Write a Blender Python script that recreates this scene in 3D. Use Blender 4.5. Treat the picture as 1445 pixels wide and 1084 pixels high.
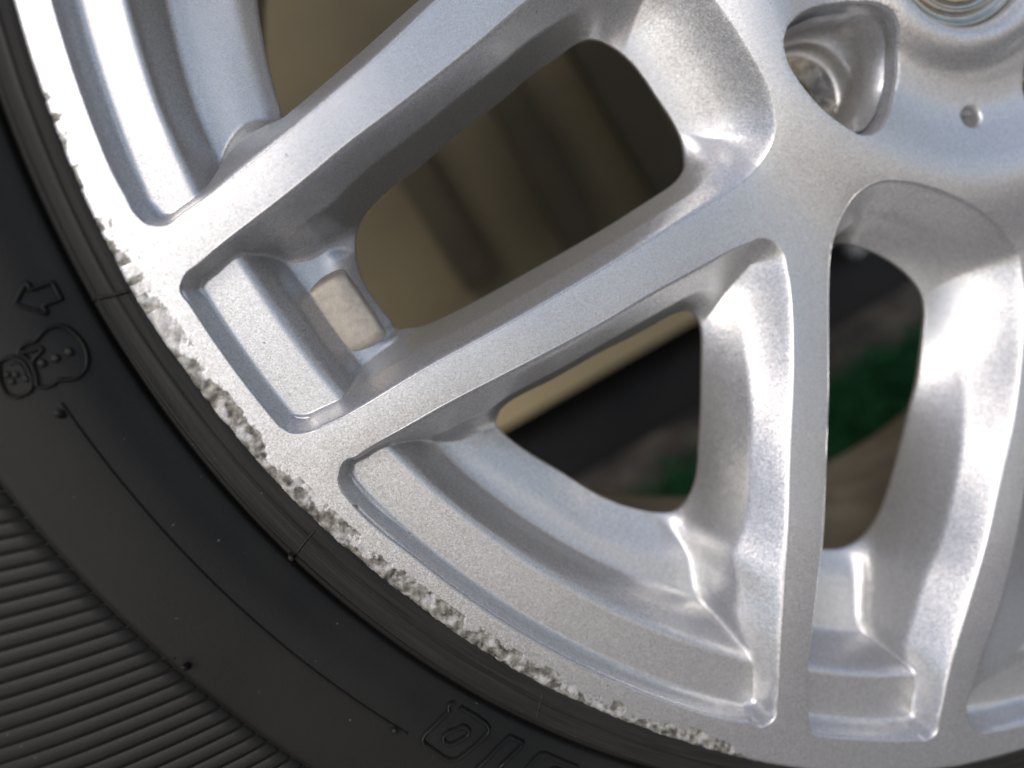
import bpy, math, random
import numpy as np
from mathutils import Matrix, Vector
from mathutils.geometry import delaunay_2d_cdt
rnd = random.Random(4)
rng = np.random.default_rng(4)
MM = 0.001
scene = bpy.context.scene
for o in list(bpy.data.objects):
    bpy.data.objects.remove(o, do_unlink=True)

# ------------------------------------------------------------------ frames
# wheel frame, millimetres: hub axis = origin, +X right, +Y up, +Z out of the wheel face;
# the outer flange face is the plane Z = 0.
ROLL, LEAN = math.radians(28), math.radians(14)
U = np.array([-math.sin(ROLL) * math.cos(LEAN), math.cos(ROLL) * math.cos(LEAN), math.sin(LEAN)])
V = -(np.array([0, 0, 1.0]) - U[2] * U); V /= np.linalg.norm(V)
MW = np.array([np.cross(V, U), V, U])                  # rows: world axes in the wheel frame
HUB_H = 303 * math.cos(LEAN) + 165 * math.sin(LEAN)
ROOT = Matrix(((*MW[0], 0), (*MW[1], 0), (*MW[2], HUB_H * MM), (0, 0, 0, 1)))

# ------------------------------------------------------------------ camera
FPX = 1445 * 24.96 / 36
A_, B_ = 0.14561459653828734, -0.18965963061000646
CX, CY = 118.212139853147, -105.55493648238763
ca, sa, cb, sb = math.cos(A_), math.sin(A_), math.cos(B_), math.sin(B_)
RC = np.array([[1, 0, 0], [0, ca, -sa], [0, sa, ca]]) @ np.array([[cb, 0, sb], [0, 1, 0], [-sb, 0, cb]])
CAMP = (np.array([0, 0, -147.07833256912357]) @ RC) - [CX, CY, 0]      # x right, y down, z into the wheel
FL = np.diag([1.0, -1.0, -1.0])
cam_pos = FL @ CAMP
cam_rot = FL @ RC.T @ FL                               # columns: camera axes in the wheel frame
cd = bpy.data.cameras.new('camera'); cam = bpy.data.objects.new('camera', cd)
scene.collection.objects.link(cam)
L = Matrix([[*cam_rot[i], cam_pos[i] * MM] for i in range(3)] + [[0, 0, 0, 1]])
cam.matrix_world = ROOT @ L
cd.sensor_width = 36; cd.lens = 24.96; cd.clip_start = 0.005; cd.clip_end = 200
cd.dof.use_dof = True; cd.dof.focus_distance = 0.148; cd.dof.aperture_fstop = 5.6
cd.dof.aperture_blades = 7
scene.camera = cam

# ------------------------------------------------------------------ sky, sun, exposure
SUNW = np.array([-0.66, 0.46, 1.0]); SUNW /= np.linalg.norm(SUNW)      # towards the sun, wheel frame
S = MW @ SUNW
sl = bpy.data.lights.new('sun', 'SUN'); sun = bpy.data.objects.new('sun', sl)
scene.collection.objects.link(sun)
sl.energy = 0.56; sl.angle = math.radians(10); sl.color = (1.0, 0.95, 0.88)
sun.rotation_euler = Vector(S).to_track_quat('Z', 'Y').to_euler()
w = bpy.data.worlds.new('World'); scene.world = w; w.use_nodes = True
nt = w.node_tree; bg = nt.nodes['Background']
sky = nt.nodes.new('ShaderNodeTexSky'); sky.sky_type = 'NISHITA'; sky.sun_disc = False
sky.sun_elevation = math.asin(max(-1, min(1, S[2]))); sky.sun_rotation = math.atan2(S[0], S[1])
sky.air_density = 1.0; sky.dust_density = 3.5
nt.links.new(sky.outputs[0], bg.inputs[0]); bg.inputs[1].default_value = 0.15
scene.view_settings.view_transform = 'Standard'; scene.view_settings.look = 'None'
scene.view_settings.exposure = 0.5; scene.view_settings.gamma = 1
scene.render.resolution_x = 1024; scene.render.resolution_y = 768

# ------------------------------------------------------------------ helpers
def bp(px, py, z=0.0):
    """photo position + depth behind the flange plane -> wheel frame X, Y (mm)"""
    px = np.asarray(px, float); py = np.asarray(py, float); z = np.asarray(z, float)
    d = np.stack([(px - 722.5) / FPX, (py - 542) / FPX, np.ones_like(px)], -1) @ RC
    t = (z - CAMP[2]) / d[..., 2]
    P = CAMP + d * t[..., None]
    return P[..., 0], -P[..., 1]
def ray_world(px, py):
    d = np.array([(px - 722.5) / FPX, (py - 542) / FPX, 1.0]) @ RC @ FL
    return MW @ d
CAMW = MW @ cam_pos + np.array([0, 0, HUB_H])
def on_plane(px, py, axis, val):
    d = ray_world(px, py); t = (val - CAMW[axis]) / d[axis]
    return CAMW + t * d
def sstep(x): x = np.clip(x, 0, 1); return x * x * (3 - 2 * x)
def face_h(r):
    """front height of the hub and spoke faces by radius"""
    return np.interp(r, [0, 30, 36, 46, 54, 60, 80, 95, 120, 150, 172, 300], [-17, -17.5, -20.5, -19.8, -13.4, -12.2, -17.8, -15.6, -8.8, -2.2, 0, 0])
def face_hs(r): return sum(face_h(r + d) * w_ for d, w_ in ((-7, .12), (-4, .2), (0, .36), (4, .2), (7, .12)))
def bp_face(pts):
    p = np.array(pts, float); z = np.zeros(len(p))
    for _ in range(12):
        x, y = bp(p[:, 0], p[:, 1], -z); z = face_hs(np.hypot(x, y))
    return np.c_[x, y]
def catmull(p, closed=True, sub=16):
    p = np.array(p, float); n = len(p)
    idx = range(n) if closed else range(n - 1)
    out = []; marks = []
    for i in idx:
        if closed: a, b, c, d = p[i - 1], p[i], p[(i + 1) % n], p[(i + 2) % n]
        else:
            b, c = p[i], p[i + 1]; a = p[i - 1] if i else 2 * b - c; d = p[i + 2] if i + 2 < n else 2 * c - b
        t1 = np.linalg.norm(b - a) ** .5 + 1e-9; t2 = t1 + np.linalg.norm(c - b) ** .5 + 1e-9; t3 = t2 + np.linalg.norm(d - c) ** .5 + 1e-9
        marks.append(len(out))
        for k in range(sub):
            t = t1 + (t2 - t1) * k / sub
            A1 = (t1 - t) / t1 * a + t / t1 * b
            A2 = (t2 - t) / (t2 - t1) * b + (t - t1) / (t2 - t1) * c
            A3 = (t3 - t) / (t3 - t2) * c + (t - t2) / (t3 - t2) * d
            B1 = (t2 - t) / t2 * A1 + t / t2 * A2
            B2 = (t3 - t) / (t3 - t1) * A2 + (t - t1) / (t3 - t1) * A3
            out.append((t2 - t) / (t2 - t1) * B1 + (t - t1) / (t2 - t1) * B2)
    if not closed: out.append(p[-1])
    return np.array(out), marks
def resample(p, n):
    s = np.r_[0, np.cumsum(np.linalg.norm(np.diff(p, axis=0), axis=1))]
    t = np.linspace(0, s[-1], n + 1)[:-1]
    return np.c_[np.interp(t, s, p[:, 0]), np.interp(t, s, p[:, 1])]
def loop_sides(pts, counts, corners):
    """closed spline through pts, cut at the corner points, each side resampled to its own count"""
    c, marks = catmull(pts); out = []
    st = [marks[k] for k in corners]
    for i, n in enumerate(counts):
        a, b = st[i], st[(i + 1) % len(st)]
        seg = c[a:b + 1] if b > a else np.r_[c[a:], c[:b + 1]]
        out.append(resample(seg, n))
    return np.concatenate(out)
def seg_dist(P, Q, closed=True):
    """distance from points P to polyline Q and index (float) of the nearest place"""
    P = P.astype(np.float32); Qf = Q.astype(np.float32); n = len(Q)
    D = np.empty(len(P)); I = np.empty(len(P))
    for s in range(0, len(P), 4000):
        p = P[s:s + 4000]
        d2 = (p ** 2).sum(1)[:, None] - 2 * p @ Qf.T + (Qf ** 2).sum(1)[None]
        j = d2.argmin(1); best = np.full(len(p), 1e9); bi = j.astype(float)
        for o in (-1, 0):
            a = j + o; b = a + 1
            if closed: a = a % n; b = b % n; ok = np.ones(len(p), bool)
            else: ok = (a >= 0) & (b < n); a = np.clip(a, 0, n - 1); b = np.clip(b, 0, n - 1)
            A = Q[a]; AB = Q[b] - A; t = np.clip(((p - A) * AB).sum(1) / ((AB ** 2).sum(1) + 1e-12), 0, 1)
            d = np.linalg.norm(p - A - AB * t[:, None], axis=1); d = np.where(ok, d, 1e9)
            m = d < best; best = np.where(m, d, best); bi = np.where(m, a + t, bi)
        D[s:s + 4000] = best; I[s:s + 4000] = bi
    return D, I
def inside(P, poly):
    x, y = P[:, 0], P[:, 1]; r = np.zeros(len(P), bool); n = len(poly); j = n - 1
    for i in range(n):
        xi, yi = poly[i]; xj, yj = poly[j]
        if yi != yj:
            r ^= ((yi > y) != (yj > y)) & (x < (xj - xi) * (y - yi) / (yj - yi) + xi)
        j = i
    return r
def smax(a, b, k): h = np.maximum(k - np.abs(a - b), 0) / k; return np.maximum(a, b) + h * h * k / 4

def new_mesh(name, verts, faces, mats, smooth=True, normals=None, mat_idx=None):
    me = bpy.data.meshes.new(name)
    verts = np.asarray(verts, np.float32)
    if isinstance(faces, np.ndarray):
        nf, k = faces.shape
        me.vertices.add(len(verts)); me.vertices.foreach_set('co', (verts * MM).ravel())
        me.loops.add(nf * k); me.loops.foreach_set('vertex_index', faces.astype(np.int32).ravel())
        me.polygons.add(nf); me.polygons.foreach_set('loop_start', np.arange(0, nf * k, k, dtype=np.int32))
        me.update(calc_edges=True)
    else:
        me.from_pydata((verts * MM).tolist(), [], faces)
    for m in (mats if isinstance(mats, (list, tuple)) else [mats]): me.materials.append(m)
    if smooth: me.polygons.foreach_set('use_smooth', np.ones(len(me.polygons), bool))
    if mat_idx is not None: me.polygons.foreach_set('material_index', np.asarray(mat_idx, np.int32))
    if normals is not None: me.normals_split_custom_set_from_vertices(normals.tolist())
    me.update()
    return me
def link(name, me, parent=None, label=None, **kw):
    o = bpy.data.objects.new(name, me); scene.collection.objects.link(o)
    if parent is not None: o.parent = parent
    if label: o['label'] = label
    for k, v in kw.items(): o[k] = v
    return o
def grid_faces(nu, nv, closed_u=False, closed_v=False):
    u = np.arange(nu if closed_u else nu - 1); v = np.arange(nv if closed_v else nv - 1)
    a, b = np.meshgrid(u, v, indexing='ij'); a = a.ravel(); b = b.ravel(); a1 = (a + 1) % nu; b1 = (b + 1) % nv
    return np.stack([a * nv + b, a1 * nv + b, a1 * nv + b1, a * nv + b1], 1)
def vnormals(V_, F_):
    n = np.zeros_like(V_)
    for tri in ((0, 1, 2), (0, 2, 3)) if F_.shape[1] == 4 else ((0, 1, 2),):
        a, b, c = (V_[F_[:, i]] for i in tri); cr = np.cross(b - a, c - a)
        for i in tri: np.add.at(n, F_[:, i], cr)
    return n
def unit(n): return n / (np.linalg.norm(n, axis=1, keepdims=True) + 1e-20)

# ------------------------------------------------------------------ materials
def mat(name):
    m = bpy.data.materials.new(name); m.use_nodes = True
    t = m.node_tree; return m, t, t.nodes['Principled BSDF']
def N(t, kind, **kw):
    n = t.nodes.new(kind)
    for k, v in kw.items():
        if k in n.inputs: n.inputs[k].default_value = v
        else: setattr(n, k, v)
    return n
def ramp(t, pts):
    n = t.nodes.new('ShaderNodeValToRGB'); e = n.color_ramp.elements
    while len(e) < len(pts): e.new(.5)
    for el, (p, c) in zip(e, pts): el.position = p; el.color = (*c, 1) if len(c) == 3 else c
    return n
def coords(t): return N(t, 'ShaderNodeTexCoord').outputs['Object']
def mapr(t, src, a, b, c, d):
    n = N(t, 'ShaderNodeMapRange'); t.links.new(src, n.inputs[0])
    for i, v in enumerate((a, b, c, d)): n.inputs[i + 1].default_value = v
    return n.outputs[0]

def silver_material():
    m, t, b = mat('silver_paint'); lk = t.links.new; co = coords(t)
    # metallic flakes: small cells, each with its own tilt and brightness
    vo = N(t, 'ShaderNodeTexVoronoi', feature='F1'); vo.inputs['Scale'].default_value = 4600; lk(co, vo.inputs['Vector'])
    vo2 = N(t, 'ShaderNodeTexVoronoi', feature='F1'); vo2.inputs['Scale'].default_value = 1500; lk(co, vo2.inputs['Vector'])
    sep = N(t, 'ShaderNodeSeparateColor'); lk(vo.outputs['Color'], sep.inputs[0])
    # base colour with the flake's brightness
    n1 = N(t, 'ShaderNodeTexNoise'); n1.inputs['Scale'].default_value = 60; n1.inputs['Detail'].default_value = 4; lk(co, n1.inputs['Vector'])
    mixv = N(t, 'ShaderNodeMath', operation='MULTIPLY_ADD'); lk(sep.outputs[0], mixv.inputs[0]); mixv.inputs[1].default_value = .26
    ad = N(t, 'ShaderNodeMath', operation='MULTIPLY'); lk(n1.outputs[0], ad.inputs[0]); ad.inputs[1].default_value = .05
    lk(ad.outputs[0], mixv.inputs[2])
    rp = ramp(t, [(0.0, (.32, .326, .334)), (.30, (.58, .587, .597))]); lk(mixv.outputs[0], rp.inputs[0])
    # scuffed bare metal on the kerbed lip
    at = N(t, 'ShaderNodeAttribute', attribute_name='scuff')
    rn = N(t, 'ShaderNodeTexNoise'); rn.inputs['Scale'].default_value = 520; rn.inputs['Detail'].default_value = 6; lk(co, rn.inputs['Vector'])
    raw = ramp(t, [(.36, (.04, .038, .032)), (.5, (.13, .128, .112)), (.64, (.26, .257, .23))]); lk(rn.outputs[0], raw.inputs[0])
    mx = N(t, 'ShaderNodeMix', data_type='RGBA'); pn = N(t, 'ShaderNodeTexNoise'); pn.inputs['Scale'].default_value = 380; pn.inputs['Detail'].default_value = 5; lk(co, pn.inputs['Vector']); pm = N(t, 'ShaderNodeMath', operation='MULTIPLY'); lk(mapr(t, pn.outputs[0], .38, .5, .35, 1), pm.inputs[0]); lk(at.outputs['Fac'], pm.inputs[1]); lk(pm.outputs[0], mx.inputs[0]); lk(rp.outputs[0], mx.inputs[6]); lk(raw.outputs[0], mx.inputs[7])
    # fine grime specks
    gn = N(t, 'ShaderNodeTexNoise'); gn.inputs['Scale'].default_value = 420; gn.inputs['Detail'].default_value = 2; lk(co, gn.inputs['Vector'])
    gm = mapr(t, gn.outputs[0], .765, .80, 0, .75)
    g2 = N(t, 'ShaderNodeMix', data_type='RGBA'); lk(gm, g2.inputs[0]); lk(mx.outputs[2], g2.inputs[6]); g2.inputs[7].default_value = (.12, .10, .07, 1)
    lk(g2.outputs[2], b.inputs['Base Color'])
    met = mapr(t, at.outputs['Fac'], 0, 1, .76, .3); lk(met, b.inputs['Metallic'])
    ro = mapr(t, at.outputs['Fac'], 0, 1, .38, .55); lk(ro, b.inputs['Roughness'])
    cw = mapr(t, at.outputs['Fac'], 0, 1, .5, 0); lk(cw, b.inputs['Coat Weight']); b.inputs['Coat Roughness'].default_value = .12
    # flake tilt as a normal disturbance
    geo = N(t, 'ShaderNodeNewGeometry')
    sub = N(t, 'ShaderNodeVectorMath', operation='SUBTRACT'); lk(vo.outputs['Color'], sub.inputs[0]); sub.inputs[1].default_value = (.5, .5, .5)
    sc = N(t, 'ShaderNodeVectorMath', operation='SCALE'); lk(sub.outputs[0], sc.inputs[0]); sc.inputs['Scale'].default_value = .16
    sub2 = N(t, 'ShaderNodeVectorMath', operation='SUBTRACT'); lk(vo2.outputs['Color'], sub2.inputs[0]); sub2.inputs[1].default_value = (.5, .5, .5)
    sc2 = N(t, 'ShaderNodeVectorMath', operation='SCALE'); lk(sub2.outputs[0], sc2.inputs[0]); sc2.inputs['Scale'].default_value = .0
    a1 = N(t, 'ShaderNodeVectorMath', operation='ADD'); lk(sc.outputs[0], a1.inputs[0]); lk(sc2.outputs[0], a1.inputs[1])
    a2 = N(t, 'ShaderNodeVectorMath', operation='ADD'); lk(a1.outputs[0], a2.inputs[0]); lk(geo.outputs['Normal'], a2.inputs[1])
    nn = N(t, 'ShaderNodeVectorMath', operation='NORMALIZE'); lk(a2.outputs[0], nn.inputs[0])
    bu = N(t, 'ShaderNodeBump'); bu.inputs['Distance'].default_value = .00025; lk(rn.outputs[0], bu.inputs['Height']); lk(nn.outputs[0], bu.inputs['Normal'])
    st = mapr(t, at.outputs['Fac'], 0, 1, 0, .7); lk(st, bu.inputs['Strength'])
    lk(bu.outputs[0], b.inputs['Normal'])
    return m
def rubber_material():
    m, t, b = mat('tyre_rubber'); lk = t.links.new; co = coords(t)
    n1 = N(t, 'ShaderNodeTexNoise'); n1.inputs['Scale'].default_value = 25; n1.inputs['Detail'].default_value = 6; lk(co, n1.inputs['Vector'])
    n2 = N(t, 'ShaderNodeTexNoise'); n2.inputs['Scale'].default_value = 1600; n2.inputs['Detail'].default_value = 4; lk(co, n2.inputs['Vector'])
    rp = ramp(t, [(.3, (.006, .0062, .0058)), (.7, (.0125, .0124, .0112))]); lk(n1.outputs[0], rp.inputs[0])
    # dust along the bead, streaked round the wheel
    sx = N(t, 'ShaderNodeSeparateXYZ'); lk(co, sx.inputs[0])
    le = N(t, 'ShaderNodeVectorMath', operation='LENGTH'); cm = N(t, 'ShaderNodeCombineXYZ'); lk(sx.outputs[0], cm.inputs[0]); lk(sx.outputs[1], cm.inputs[1]); lk(cm.outputs[0], le.inputs[0])
    cm2 = N(t, 'ShaderNodeCombineXYZ'); a = N(t, 'ShaderNodeMath', operation='ARCTAN2'); lk(sx.outputs[1], a.inputs[0]); lk(sx.outputs[0], a.inputs[1])
    m1 = N(t, 'ShaderNodeMath', operation='MULTIPLY'); lk(le.outputs['Value'], m1.inputs[0]); m1.inputs[1].default_value = 1500
    m2 = N(t, 'ShaderNodeMath', operation='MULTIPLY'); lk(a.outputs[0], m2.inputs[0]); m2.inputs[1].default_value = 9
    lk(m1.outputs[0], cm2.inputs[0]); lk(m2.outputs[0], cm2.inputs[1])
    ns = N(t, 'ShaderNodeTexNoise'); ns.inputs['Scale'].default_value = 1.2; ns.inputs['Detail'].default_value = 5; lk(cm2.outputs[0], ns.inputs['Vector'])
    bm = mapr(t, le.outputs['Value'], .2165, .2135, 0, 1); dm = N(t, 'ShaderNodeMath', operation='MULTIPLY'); lk(bm, dm.inputs[0])
    d2 = mapr(t, ns.outputs[0], .4, .75, .1, .75); lk(d2, dm.inputs[1])
    mx = N(t, 'ShaderNodeMix', data_type='RGBA'); lk(dm.outputs[0], mx.inputs[0]); lk(rp.outputs[0], mx.inputs[6]); mx.inputs[7].default_value = (.024, .0235, .020, 1)
    # pale dust specks
    ds = N(t, 'ShaderNodeTexNoise'); ds.inputs['Scale'].default_value = 900; lk(co, ds.inputs['Vector'])
    dsm = mapr(t, ds.outputs[0], .76, .80, 0, .5)
    mx2 = N(t, 'ShaderNodeMix', data_type='RGBA'); lk(dsm, mx2.inputs[0]); lk(mx.outputs[2], mx2.inputs[6]); mx2.inputs[7].default_value = (.16, .14, .11, 1)
    lk(mx2.outputs[2], b.inputs['Base Color'])
    ro = mapr(t, n1.outputs[0], .3, .7, .42, .60); lk(ro, b.inputs['Roughness'])
    b.inputs['Specular IOR Level'].default_value = .17
    bu = N(t, 'ShaderNodeBump'); bu.inputs['Distance'].default_value = .0001; bu.inputs['Strength'].default_value = .5
    lk(n2.outputs[0], bu.inputs['Height']); lk(bu.outputs[0], b.inputs['Normal'])
    return m
def simple(name, col, rough=.6, metal=0, noise=None, scale=50, bump=0, bscale=None, detail=5):
    m, t, b = mat(name); lk = t.links.new
    b.inputs['Roughness'].default_value = rough; b.inputs['Metallic'].default_value = metal
    b.inputs['Base Color'].default_value = (*col, 1)
    co = coords(t)
    if noise:
        n = N(t, 'ShaderNodeTexNoise'); n.inputs['Scale'].default_value = scale; n.inputs['Detail'].default_value = detail; lk(co, n.inputs['Vector'])
        rp = ramp(t, [(.3, col), (.7, noise)]); lk(n.outputs[0], rp.inputs[0]); lk(rp.outputs[0], b.inputs['Base Color'])
    if bump:
        n = N(t, 'ShaderNodeTexNoise'); n.inputs['Scale'].default_value = bscale or scale * 4; n.inputs['Detail'].default_value = 5; lk(co, n.inputs['Vector'])
        bu = N(t, 'ShaderNodeBump'); bu.inputs['Distance'].default_value = bump; lk(n.outputs[0], bu.inputs['Height']); lk(bu.outputs[0], b.inputs['Normal'])
    return m
SILVER = silver_material(); RUBBER = rubber_material()
CASTING = simple('cast_pad', (.30, .275, .235), .5, .55, (.38, .35, .305), 700, .00008, 3000)  # tan reflection of the ground put into the pad's colour
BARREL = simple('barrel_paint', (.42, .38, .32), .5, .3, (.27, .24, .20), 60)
MACHINED = simple('machined_metal', (.66, .63, .56), .2, 1.0, (.30, .28, .24), 350, .0002, 900)
CHROME = simple('bright_metal', (.60, .58, .52), .16, 1.0, (.36, .33, .26), 90, .00006, 700)
BOARD = simple('beige_board', (.62, .50, .29), .8, 0, (.52, .42, .24), 12, .0004, 300)
SHADEDBOARD = simple('shaded_board', (.14, .117, .068), .8, 0, (.07, .06, .036), 7, .0004, 300)  # shade on the beige wall put into a dark brown colour
SHADOWSTRIP = simple('strip_shadow', (.04, .033, .019), .8, 0, (.05, .041, .023), 30, .0005, 300)  # colour of the strips that stand in for slanting wall shadows
RECESSSHADE = simple('recess_shade', (.010, .010, .009), .9, 0, (.016, .014, .012), 20, .003, 60)  # near-black colour stands in for the shade under the wall
SOIL = simple('soil', (.17, .145, .11), .95, 0, (.025, .021, .017), 22, .006, 120)
PAVING = simple('paving', (.66, .56, .45), .85, 0, (.55, .47, .38), 9, .002, 200)
TURF = simple('turf', (.025, .15, .055), .7, 0, (.045, .22, .08), 60)
TURFBASE = simple('turf_base', (.04, .14, .06), .9)
MIRRORDARK = simple('mirror_dark', (.075, .08, .085), .9, 0, (.05, .052, .055), 14, .001, 250)  # dark ground tone meant to be mirrored in the lower flange
POLE = simple('pale_pole', (.42, .43, .42), .5)

# ------------------------------------------------------------------ the wheel
wheel = bpy.data.objects.new('car_wheel', None); scene.collection.objects.link(wheel)
wheel.matrix_world = ROOT; wheel.empty_display_size = .05
wheel['label'] = 'silver multi-spoke alloy wheel with kerb-scuffed lip, fitted with a black winter tyre'
wheel['category'] = 'car wheel'

# openings: front crest outlines and rear hole outlines, each with 4 matched corner indices
L0A = [(253,413),(256.5,393),(270,375),(303,348),(353,310),(431,249),(483,204),(547,157),(603,113),(679,52),(736,2),(800,-45),(870,-78),(940,-75),(985,-40),(1013,0),(1039,35),(1063,77),(1087,118),(1098,159),(1097,189),(1084,221),(1060,251),(1025,274),(966,310),(879,364),(779,423),(679,479),(580,533),(519,571),(459,604.5),(436,612),(413,613),(396,605),(373,582),(320,509),(280,453)]
H0A = [(500,339),(504,320),(517,298),(547,268),(592,234.5),(659,178),(715,135.5),(744,109),(788.5,80),(812,60.5),(830,55),(848,56),(871,68),(901,97),(930,142),(951,171),(963,195),(968,218),(967,239),(957,257),(930,274.5),(889,301),(859,320),(734,391.5),(659,432.6),(622,451),(592,463),(569,466),(558,464),(547,447.5),(524,417.6),(509.5,395),(502,369)]
L0B = [(476.5,683),(477,669.6),(483,653),(500,641),(533,622),(589.5,591),(613,576),(666,549),(762.5,499.5),(862,446),(906,418),(973,382),(1026,353),(1052.5,340),(1072.5,334),(1092,338),(1106,353),(1114,376),(1119,416),(1122,499),(1119.6,599),(1116,680),(1114,748.6),(1108,833),(1101,940),(1099,995),(1093,1016),(1076,1027),(1055,1024),(1004,1012),(927,990.5),(855,961),(800,935),(739,895),(689,865.5),(639,832),(579.5,789),(520,739),(493,713)]
H0B = [(699,600),(700,588),(706,576),(732,559),(779,536),(840,501),(906,468),(949.6,443),(964.5,437),(978,439.5),(988,451),(991,466),(991,532.5),(990,590),(987.6,621),(984.6,672),(974,702),(957,721),(940,725),(885,715.5),(842,698),(796,669),(746,639),(710,612)]
L0C = [(1139.5,1012),(1138,966),(1143,912.6),(1148,870),(1155,806),(1162,735),(1166,650),(1169.5,545),(1170,430),(1171,370),(1175.5,334),(1184.5,307),(1201,280),(1222,262),(1249,251),(1276,251),(1315,260.5),(1354,275.5),(1390,298),(1414,319),(1432,340),(1442,364),(1447,400),(1447,470),(1441,540),(1431,612),(1411,696),(1396,760),(1375,835),(1354,902),(1336,969),(1327,1019),(1322,1035),(1308,1045.5),(1262,1048),(1208.6,1047),(1159,1042),(1146.6,1029.6)]
H0C = [(1118,752),(1108,720),(1104,650),(1104,540),(1107,450),(1112,400),(1130,360),(1160,345),(1192,343),(1210,347),(1234,356),(1261,371),(1285,391),(1301,412),(1307,430),(1305,460),(1300,505),(1294,545),(1289,561),(1269,645),(1251,707),(1240.5,732),(1223,755),(1201.5,771),(1184,776),(1161,776),(1135,770)]
L0D = [(1362.5,1002),(1366,972),(1383,915),(1407,854),(1423.6,787),(1437,720),(1447,650),(1455,580),(1462,510),(1478,455),(1515,430),(1560,450),(1650,560),(1740,700),(1800,790),(1830,850),(1810,880),(1740,920),(1660,960),(1560,997),(1500,1013),(1445,1025),(1397,1036),(1380,1034),(1368,1022)]
H0D = [(1440,740),(1448,700),(1462,610),(1480,560),(1510,540),(1550,560),(1620,640),(1665,720),(1680,755),(1650,775),(1580,790),(1500,785),(1455,770)]
L0L = [(186,299),(169,269),(133,183),(96,96),(70,0),(55,-60),(44,-130),(40,-190),(55,-235),(110,-250),(200,-248),(400,-235),(600,-215),(740,-200),(790,-175),(780,-130),(720,-75),(620,0),(606,13),(546,72),(480,128),(399,195),(315.6,264),(282,289),(246,315),(226,320.5),(203,315.6)]
H0L = [(400,171),(394,149),(382,110),(370,53),(362,0),(358,-60),(365,-120),(390,-160),(440,-175),(560,-165),(660,-150),(690,-125),(670,-80),(600,-3),(540,50),(480,103),(415,160)]
# name: (L0, hole, corners in L0, corners in hole, rim side = which of the 4 sides runs along the rim)
OPEN = {
 'A': (L0A, H0A, (1, 13, 20, 32), (1, 10, 18, 27), 3),
 'B': (L0B, H0B, (2, 15, 26, 38), (1, 9, 17, 23), 2),
 'C': (L0C, H0C, (0, 14, 21, 33), (0, 8, 14, 24), 3),
 'D': (L0D, H0D, (1, 10, 15, 22), (0, 4, 8, 12), 2),
 'L': (L0L, H0L, (0, 7, 14, 25), (0, 7, 11, 16), 0)}
# cross-sections through the rim seen in each opening: (photo x, y) of the profile's edges k0..k7
KZ = np.array([0, -6.4, -6.7, -13.5, -20, -21.5, -24.5, -28.0])
SECT = [
 [(129.5,182.7),(153.5,173),(221,144),(237,136),(258,128.5),(285,117),(349.5,90),(375,80)],
 [(320,506),(335,495),(395,451),(425,431),(434,425),(442,419),(485,388),(500,378)],
 [(579.5,789),(590,776),(637,718),(650.5,701),(663,685.5),(671,676),(702,638),(716,620)],
 [(927,990.5),(936,970.5),(955,902),(965.5,869.5),(972,849.5),(980,824),(998.6,768),(1009,735)],
 [(1237,1048),(1237,1021),(1237,953),(1237,923),(1237,896),(1230,870),(1210,815),(1184,776)],
 [(1444,1022),(1445,983),(1445,909),(1445,877),(1446,850),(1447,828),(1449,790),(1450,765)]]
sec_r, sec_t = [], []
for s in SECT:
    s = np.array(s); x, y = bp(s[:, 0], s[:, 1], -KZ); r = np.hypot(x, y); sec_r.append(r[0] - r); sec_t.append(math.degrees(math.atan2(y[2], x[2])))
sec_r = np.array(sec_r); sec_t = np.array(sec_t)
sec_r = np.maximum.accumulate(sec_r + np.arange(8) * 1e-3, axis=1)
def rim_profile(x, th):
    """height of the rim behind the flange: x = distance inwards from the flange edge"""
    K = np.stack([np.interp(th, sec_t, sec_r[:, k]) for k in range(8)], 1)
    def ev(q):
        z = np.zeros(len(q))
        for k in range(7):
            f_ = np.clip((q - K[:, k]) / np.maximum(K[:, k + 1] - K[:, k], .05), 0, 1); z += (KZ[k + 1] - KZ[k]) * f_
        return z - np.maximum(q - K[:, 7], 0) * 1.2
    x = np.maximum(x, 0); x = np.sqrt(x * x + .35) - .59
    return sum(ev(x + d) * w_ for d, w_ in ((-1.1, .1), (-.6, .22), (0, .36), (.6, .22), (1.1, .1)))

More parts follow.
